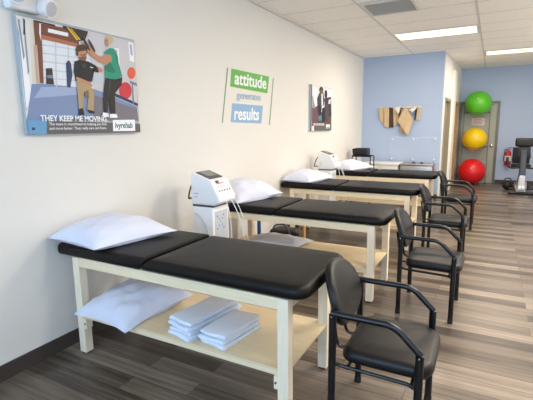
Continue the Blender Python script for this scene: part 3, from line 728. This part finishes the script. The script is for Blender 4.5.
# emergency light with two lamp heads
em = empty('emergency_light', (0, 1.635, 2.205)); tag(em, 'white emergency light with two round heads, above the large poster', 'emergency light')
obj('housing', rslab(B(), .0, .07, -.09, .12, 0, .15, (.02,)*4, .02), M['whitepl'], em)
for s, rot in ((-1, -.5), (1, .5)):
    bm = B(); lathe(bm, [(.03, 0), (.05, .012), (.056, .05), (.054, .072), (.046, .074)], 20, (0, 0, 0), axis='x')
    mt = Matrix.Translation((.055, .02+s*(.098 if s > 0 else .072), .05 if s > 0 else .088)) @ Matrix.Rotation(rot*.5, 4, 'Z') @ Matrix.Rotation(.3, 4, 'Y')
    bmesh.ops.transform(bm, matrix=mt, verts=bm.verts); hd = obj('lamp_head', bm, M['whitepl'], em)
    bm = B(); lathe(bm, [(.044, .0742), (.044, .0765), (.03, .078)], 20, (0, 0, 0), axis='x'); bmesh.ops.transform(bm, matrix=mt, verts=bm.verts)
    obj('lens', bm, M['greypl'], hd)

# ---------------------------------------------------------------- back corner: covers, rack, cabinet, tank, stand
rk = empty('cover_rack', (.78, YA, 1.9)); tag(rk, 'slim wall rail with pegs holding the tan terry covers', 'wall rack')
obj('rail', box(B(), -.43, .43, -.02, -.002, -.03, .0, .003), M['tanpale'], rk, False)
for x in (.406, .521, .62, .71, .82, .929, 1.066, 1.12, 1.19):
    obj('peg', tube(B(), [(x-.78, -.02, -.016), (x-.78, -.135, -.010)], .005, 8), M['chrome'], rk)
def cp(zx, zz):
    x = .349+(zx/6.66-28)*.02026; return (x, 1.893-(zz/6.66-8)*.0203-(x-.349)*.03)
def cover(Q, m, label, lay, seed, amp=.006, fr=9):
    """a terry sheet hung by its upper edge; Q = upper left, upper right, lower right, lower left corners"""
    A_, B_, C_, D_ = [cp(*q) for q in Q]; bm = B(); nu = 16; F = []; K = []
    for j in range(nu+1):
        t = j/nu; rf = []; rb = []
        for i in range(nu+1):
            u = i/nu
            x = (A_[0]*(1-u)+B_[0]*u)*(1-t)+(D_[0]*(1-u)+C_[0]*u)*t; z = (A_[1]*(1-u)+B_[1]*u)*(1-t)+(D_[1]*(1-u)+C_[1]*u)*t
            e = sin(pi*u); z -= .008*e*(1-t)
            fold = 1.15*amp*(sin(u*fr+seed)+.6*sin(u*fr*1.9+seed*2+t*3))*(.4+.6*t)
            y = YA-.036-lay*.034+fold; th = .003+.006*sin(pi*u)**.5*sin(pi*t)**.5
            rf.append(bm.verts.new((x, y-th, z))); rb.append(bm.verts.new((x, y+th, z)))
        F.append(rf); K.append(rb)
    n = nu
    for j in range(n):
        for i in range(n):
            bm.faces.new((F[j][i], F[j+1][i], F[j+1][i+1], F[j][i+1])); bm.faces.new((K[j][i], K[j][i+1], K[j+1][i+1], K[j+1][i]))
        bm.faces.new((F[j][0], K[j][0], K[j+1][0], F[j+1][0])); bm.faces.new((F[j][n], F[j+1][n], K[j+1][n], K[j][n]))
    for i in range(n):
        bm.faces.new((F[0][i], F[0][i+1], K[0][i+1], K[0][i])); bm.faces.new((F[n][i], K[n][i], K[n][i+1], F[n][i+1]))
    tag(obj('pack_cover', bm, M[m]), label, 'hot pack cover', 'terry covers hanging on the blue partition')
cover([(186, 54), (220, 50), (224, 164), (198, 136)], 'tan', 'narrow tan terry cover at the far left end of the wall rail', 0, 1)
cover([(222, 50), (262, 48), (266, 190), (228, 180)], 'tan', 'long tan terry cover, second from the left on the wall rail', 0, 2)
cover([(262, 50), (288, 50), (298, 186), (268, 188)], 'brownb', 'dark brown terry cover between two long tan covers', 0, 3)
cover([(288, 50), (326, 52), (330, 156), (298, 180)], 'tan', 'tan cover just right of the dark brown cover', 0, 4, .007, 12)
cover([(330, 50), (352, 50), (346, 222), (326, 146)], 'brownb', 'dark brown cover partly behind the big pointed cover', 0, 5)
cover([(377, 40), (428, 132), (398, 242), (324, 142)], 'tan', 'largest tan terry cover, hanging as a pointed diamond', 2, 6, .009, 7)
cover([(345, 60), (410, 60), (392, 236), (338, 214)], 'tan2', 'tan cover whose hem shows below left of the pointed diamond cover', 1, 7)
cover([(300, 58), (346, 42), (342, 72), (332, 96)], 'tanpale', 'small pale cover flap left of the pointed diamond cover', 3.2, 8)
cover([(398, 66), (446, 42), (448, 62), (418, 84)], 'tanpale', 'small pale cover flap right of the pointed diamond cover', 3.2, 9)
cover([(434, 52), (448, 50), (440, 134), (432, 132)], 'brownb', 'thin dark brown strip standing for the shadow near the right end of the rail', 0, 10)  # dark strip paints the shadow between the diamond and the right cover
cover([(452, 50), (474, 50), (466, 136), (444, 134)], 'tan', 'short tan cover at the far right end of the wall rail', 0, 11)
# clear acrylic brochure holder with standoffs
ah = empty('brochure_holder', (1.1, YA, .8)); tag(ah, 'clear acrylic wall panel on bright round standoffs below the tan covers', 'brochure holder')
obj('acrylic_panel', box(B(), -.50, .46, -.034, -.03, -.03, .48, .001), M['acrylic'], ah, False)
for x in (-.43, 0, .42):
    for z in (.02, .43): obj('standoff', lathe(B(), [(.014, .0003), (.014, -.036), (.016, -.037), (.014, -.044)], 14, (x, 0, z), axis='y'), M['trimw'], ah)
# white cabinet
cb = empty('base_cabinet', (.57, 8.86, 0)); tag(cb, 'low white cabinet against the blue partition, left of the steel tank', 'cabinet')
obj('body', box(B(), -.34, .34, -.24, .25, .08, .73, .004), M['graycab'], cb, False)
obj('worktop', box(B(), -.36, .36, -.27, .26, .7305, .765, .006), M['graycab'], cb, False)
obj('plinth', box(B(), -.32, .32, -.2, .24, 0, .0795), M['base'], cb, False)
for x0, x1, hx in ((-.335, -.004, -.04), (.004, .335, .04)):
    dr = obj('cabinet_door', box(B(), x0, x1, -.258, -.2405, .09, .72, .003), M['graycab'], cb, False)
    obj('handle', tube(B(), arcpath([(hx, -.257, .55), (hx, -.285, .55), (hx, -.285, .66), (hx, -.257, .66)], .01), .005, 8), M['chrome'], dr)
# hot pack tank
hk = empty('hot_pack_tank', (1.26, 8.82, 0)); tag(hk, 'stainless steel hot pack heating tank on casters beside the blue partition', 'heating tank')
obj('tank_body', box(B(), -.3, .3, -.22, .22, .10, .735, .02), M['steel'], hk)
lid = obj('lid', rslab(B(), -.31, .31, -.23, .23, .7355, .765, (.03,)*4, .012), M['steel'], hk)
for x in (-.08, .07): obj('lid_handle', box(B(), x-.03, x+.03, -.02, .02, .7655, .788, .006), M['plastic'], lid)
obj('control_knob', lathe(B(), [(.02, 0), (.018, .02)], 14, (.3, -.1, .66), axis='x'), M['redm'], hk)
for x in (-.25, .25):
    for y in (-.17, .17):
        cc = obj('caster', lathe(B(), [(.015, -.012), (.036, -.010), (.036, .010), (.015, .012)], 16, (x, y, .0365), axis='y'), M['darkpl'], hk)
        obj('caster_stem', tube(B(), [(x, y, .068), (x, y, .102)], .009, 8), M['chrome'], cc)
# tall black stand in the corner with a black box on its top
sd = empty('metal_stand', (.30, 8.22, 0)); tag(sd, 'tall black metal frame stand in the corner by the blue partition', 'stand')
for y in (-.14, .14):
    obj('stand_frame', tube(B(), arcpath([(-.17, y, .012), (-.17, y, .93), (.19, y, .93), (.19, y, .012)], .02, 3), .011, 8), M['metal'], sd)
for x in (-.17, .19):
    for z in (.35, .93): obj('crossbar', tube(B(), [(x, -.14, z), (x, .14, z)], .009, 8), M['metal'], sd)
obj('platform', box(B(), -.18, .12, -.13, .13, .941, .951, .002), M['metal'], sd, False)
obj('lower_shelf', box(B(), -.165, .185, -.13, .13, .36, .372, .002), M['metal'], sd, False)
for x in (-.17, .19):
    for y in (-.14, .14): obj('foot_cap', lathe(B(), [(.015, 0), (.015, .02), (.011, .024)], 10, (x, y, 0)), M['plastic'], sd)
bm = B(); prism(bm, [(.13, .952), (.42, .952), (.415, 1.07), (.40, 1.085), (.16, 1.085), (.12, 1.07)], 'y', 8.10, 8.34, 0, .012)
bx_ = tag(obj('equipment_case', bm, M['plastic']), 'small black case resting on top of the corner metal stand', 'case')

# ---------------------------------------------------------------- exercise balls on their rack
BX = (2.168, 2.142, 2.127); BYC = 11.98; BZ = (2.035, 1.17, .336)
rack = empty('ball_rack', (2.15, 12.2, 0)); tag(rack, 'dark wire wall rack holding the green and yellow exercise balls', 'ball rack')
for x in (-.30, .30):
    obj('upright', tube(B(), [(x, 0, .012), (x, 0, 2.02)], .009, 8), M['doorf'], rack)
    obj('foot_cap', lathe(B(), [(.018, 0), (.018, .025), (.012, .03)], 12, (x, 0, 0)), M['plastic'], rack)
for z, xo in ((BZ[0], BX[0]), (BZ[1], BX[1])):
    rr = .215; zz = z-math.sqrt(.305**2-rr**2)-.010
    bm = B(); tube(bm, [(xo-2.15+rr*cos(2*pi*k/28), BYC-12.2+rr*sin(2*pi*k/28), zz) for k in range(28)], .008, 8, closed=True)
    obj('ball_ring', bm, M['doorf'], rack)
    for s in (-1, 1):
        obj('ring_arm', tube(B(), [(s*.30, 0, zz), (s*.19+(xo-2.15), BYC-12.2+.10, zz)], .008, 8), M['doorf'], rack)
    obj('crossbar', tube(B(), [(-.30, 0, zz+.02), (.30, 0, zz+.02)], .009, 8), M['doorf'], rack)
obj('crossbar', tube(B(), [(-.36, 0, 2.005), (.36, 0, 2.005)], .010, 8), M['doorf'], rack)
for k, (m, R_, l, c_) in enumerate((('green', .305, 'green exercise ball on the top ring of the wall rack', .3), ('yellow', .290, 'yellow exercise ball on the middle ring of the wall rack', .3), ('red', .325, 'red exercise ball at the bottom, under the yellow ball', .3))):
    bm = B(); sphere(bm, (0, 0, 0), R_, 48, 32)
    for v in bm.verts:   # fine moulded ribs round the ball
        zz = v.co.z/R_
        if abs(zz) < .85: v.co *= 1+.0016*sin(zz*60)
    z = BZ[k] if k < 2 else R_+.002
    if k == 1: z = BZ[1]-math.sqrt(.305**2-.215**2)-.010+math.sqrt((.290+.008)**2-.215**2)
    if k == 0: z = BZ[0]-math.sqrt(.305**2-.215**2)-.010+math.sqrt((.305+.008)**2-.215**2)
    o = obj('exercise_ball', bm, M[m], None, True, (BX[k], BYC, z)); tag(o, l, 'exercise ball', 'stacked exercise balls by the grey door')
    v_ = B(); lathe(v_, [(.012, -.004), (.012, .002), (.006, .004)], 12, (0, -R_*.93, R_*.36), axis='y'); obj('valve_plug', v_, M['whitepl'], o)
# paper sign on the door
pn = tag(obj('paper_notice', box(B(), 2.03, 2.33, YF+.0075, YF+.0095, 1.50, 1.68), M['paper'], None, False), 'small pale paper notice on the grey door between green and yellow balls', 'notice')
bm = B()
for k in range(4): box(bm, 2.06, 2.30-.04*(k % 2), YF+.0068, YF+.0075, 1.535+.035*k, 1.545+.035*k)
obj('notice_lines', bm, M['redp'], pn, False)
# fire extinguisher
fe = empty('fire_extinguisher', (2.92, YF-.085, .48)); tag(fe, 'red fire extinguisher mounted on the far blue wall beside the grey door', 'fire extinguisher')
obj('cylinder', lathe(B(), [(.05, 0), (.072, .012), (.075, .03), (.075, .30), (.06, .35), (.03, .375), (.022, .39)], 24), M['redm'], fe)
obj('label_band', lathe(B(), [(.0755, .12), (.0765, .121), (.0765, .25), (.0755, .251)], 24), M['paper'], fe)
obj('valve', lathe(B(), [(.022, .388), (.022, .43), (.012, .44)], 12), M['chrome'], fe)
obj('lever', prism(B(), [(-.02, .435), (.09, .455), (.09, .468), (-.02, .452)], 'y', -.01, .01), M['plastic'], fe)
obj('hose', tube(B(), arcpath([(-.015, 0, .415), (-.07, -.01, .41), (-.088, -.02, .28), (-.086, -.02, .12)], .04), .009, 8), M['plastic'], fe)
obj('wall_bracket', box(B(), -.03, .03, .074, .0852, .05, .42, .002), M['darkpl'], fe)

# ---------------------------------------------------------------- upright exercise bike at the right edge
eb = empty('exercise_machine', (3.17, 10.85, 0)); tag(eb, 'black exercise machine with console and handles, by the far blue wall', 'exercise machine')
prism(bm := B(), [(-.10, 0.03), (.10, 0.03), (.07, .16), (-.07, .16)], 'y', -.30, .80, 0, .02); obj('base_rail', bm, M['greypl'], eb)
for y in (-.30, .75):
    f_ = obj('stabiliser', tube(B(), [(-.24, y, .035), (.24, y, .035)], .034, 14), M['plastic'], eb)
obj('front_shroud', prism(B(), [(-.075, .10), (.075, .10), (.055, .42), (-.055, .42)], 'y', -.35, -.10, 0, .02), M['greypl'], eb)
for x in (-.032, .032): obj('shroud_plate', box(B(), x-.022, x+.022, -.356, -.349, .14, .20, .002), M['signw'], eb)
obj('column', prism(B(), [(-.30, .36), (-.14, .36), (-.02, 1.10), (-.10, 1.12)], 'x', -.06, .06, 0, .015), M['bikecol'], eb)
con = obj('console', rslab(B(), -.175, .175, -.16, .02, 1.03, 1.22, (.05,)*4, .04), M['plastic'], eb)
obj('console_neck', prism(B(), [(-.14, .78), (.14, .78), (.11, 1.03), (-.11, 1.03)], 'y', -.14, -.03, 0, .02), M['plastic'], eb)
obj('console_label', box(B(), -.05, -.02, -.1435, -.1405, .86, .93), M['paper'], eb, False)
for s in (-1, 1):
    hb = obj('handlebar', tube(B(), arcpath([(s*.04, -.12, .58), (s*.20, -.16, .56), (s*.29, -.16, .60), (s*.30, -.14, .74)], .05), .020, 10), M['plastic'], eb)
    obj('grip', tube(B(), [(s*.30, -.141, .66), (s*.30, -.139, .80)], .027, 12), M['plastic'], hb)
    cr = obj('crank', prism(B(), [(-.10, .26), (-.06, .26), (-.18+.05*s, .12), (-.22+.05*s, .12)], 'x', s*.09, s*.105), M['chrome'], eb)
    obj('pedal', box(B(), s*.11, s*.24, -.24+.05*s, -.13+.05*s, .10, .14, .012), M['plastic'], cr) if s > 0 else obj('pedal', box(B(), s*.24, s*.11, -.24+.05*s, -.13+.05*s, .10, .14, .012), M['plastic'], cr)
obj('flywheel_cover', lathe(B(), [(.05, -.07), (.17, -.055), (.18, 0), (.17, .055), (.05, .07)], 28, (0, .10, .22), axis='x'), M['darkpl'], eb)
obj('seat_post', tube(B(), [(0, .42, .14), (0, .50, .52)], .03, 12), M['greypl'], eb)
obj('seat', rslab(B(), -.20, .20, .32, .68, .52, .60, (.12, .12, .06, .06), .03, .004), M['plastic'], eb)
obj('seat_back', rslab(B(), -.18, .18, .68, .74, .60, .98, (.02,)*4, .02), M['plastic'], eb)
dz = empty('floor_wheel', (2.80, 11.6, 0)); 
bpy.data.objects.remove(dz)
db = empty('kettle_weight', (2.93, 11.25, 0)); tag(db, 'dark rounded hand weight on the floor beside the exercise machine', 'weight')
obj('body', sphere(B(), (0, 0, .105), .105, 24, 16, (1, 1, .98)), M['plastic'], db)
obj('handle', tube(B(), arcpath([(-.06, 0, .18), (-.065, 0, .27), (.065, 0, .27), (.06, 0, .18)], .04), .014, 8), M['darkpl'], db)

# ---------------------------------------------------------------- outside ground seen only through the glazing
tag(obj('ground_outside', box(B(), -12, 30, -22, 30, -.45, -.2), M['concrete'], None, False), kind='structure')

# ---------------------------------------------------------------- light
w = bpy.data.worlds.new('World'); scene.world = w; w.use_nodes = True
bg = w.node_tree.nodes['Background']; bg.inputs[0].default_value = (.80, .90, 1, 1); bg.inputs[1].default_value = WORLD
def area(name, loc, rot, sx_, sy_, power, col):
    l = bpy.data.lights.new(name, 'AREA'); l.shape = 'RECTANGLE'; l.size = sx_; l.size_y = sy_; l.energy = power; l.color = col
    o = bpy.data.objects.new(name, l); o.location = loc; o.rotation_euler = rot; link(o); return o
for k, (a, b_) in enumerate(RW):
    area('daylight_right', (XR-.02, (a+b_)/2, (WZ0+WZ1)/2), (0, pi/2+TILT, 0), WZ1-WZ0, b_-a, PR[k], RC)
for a, b_ in BW:
    area('daylight_back', ((a+b_)/2, YB+.02, (WB0+WZ1)/2), (pi/2+TILT, 0, 0), b_-a, WZ1-WB0, PB, BC)
for x, y, p in CEIL_GLOW:
    area('ceiling_glow', (x, y, H-.035), (0, 0, 0), 1.1, .5, p, (1, .87, .73))  # first two at the visible panels; the rest unseen, added to light the floor
# ---------------------------------------------------------------- camera (solved from the photograph's vanishing points)
cd = bpy.data.cameras.new('camera'); cam = bpy.data.objects.new('camera', cd); link(cam); scene.camera = cam
cd.sensor_fit = 'HORIZONTAL'; cd.sensor_width = 36; cd.lens = 36*418.043/533; cd.clip_start = .05; cd.clip_end = 200
R3 = Matrix(((0.88176020, -0.07201476, 0.46616824), (0.47157851, 0.15682349, -0.86776731), (-0.01061407, 0.98499760, 0.17224133)))
cam.matrix_world = Matrix.Translation((2.544391, 0, 1.516282)) @ R3.to_4x4()
vs = scene.view_settings
vs.view_transform = 'Standard'; vs.look = 'None'; vs.gamma = 1; vs.use_curve_mapping = False; vs.exposure = EXPO
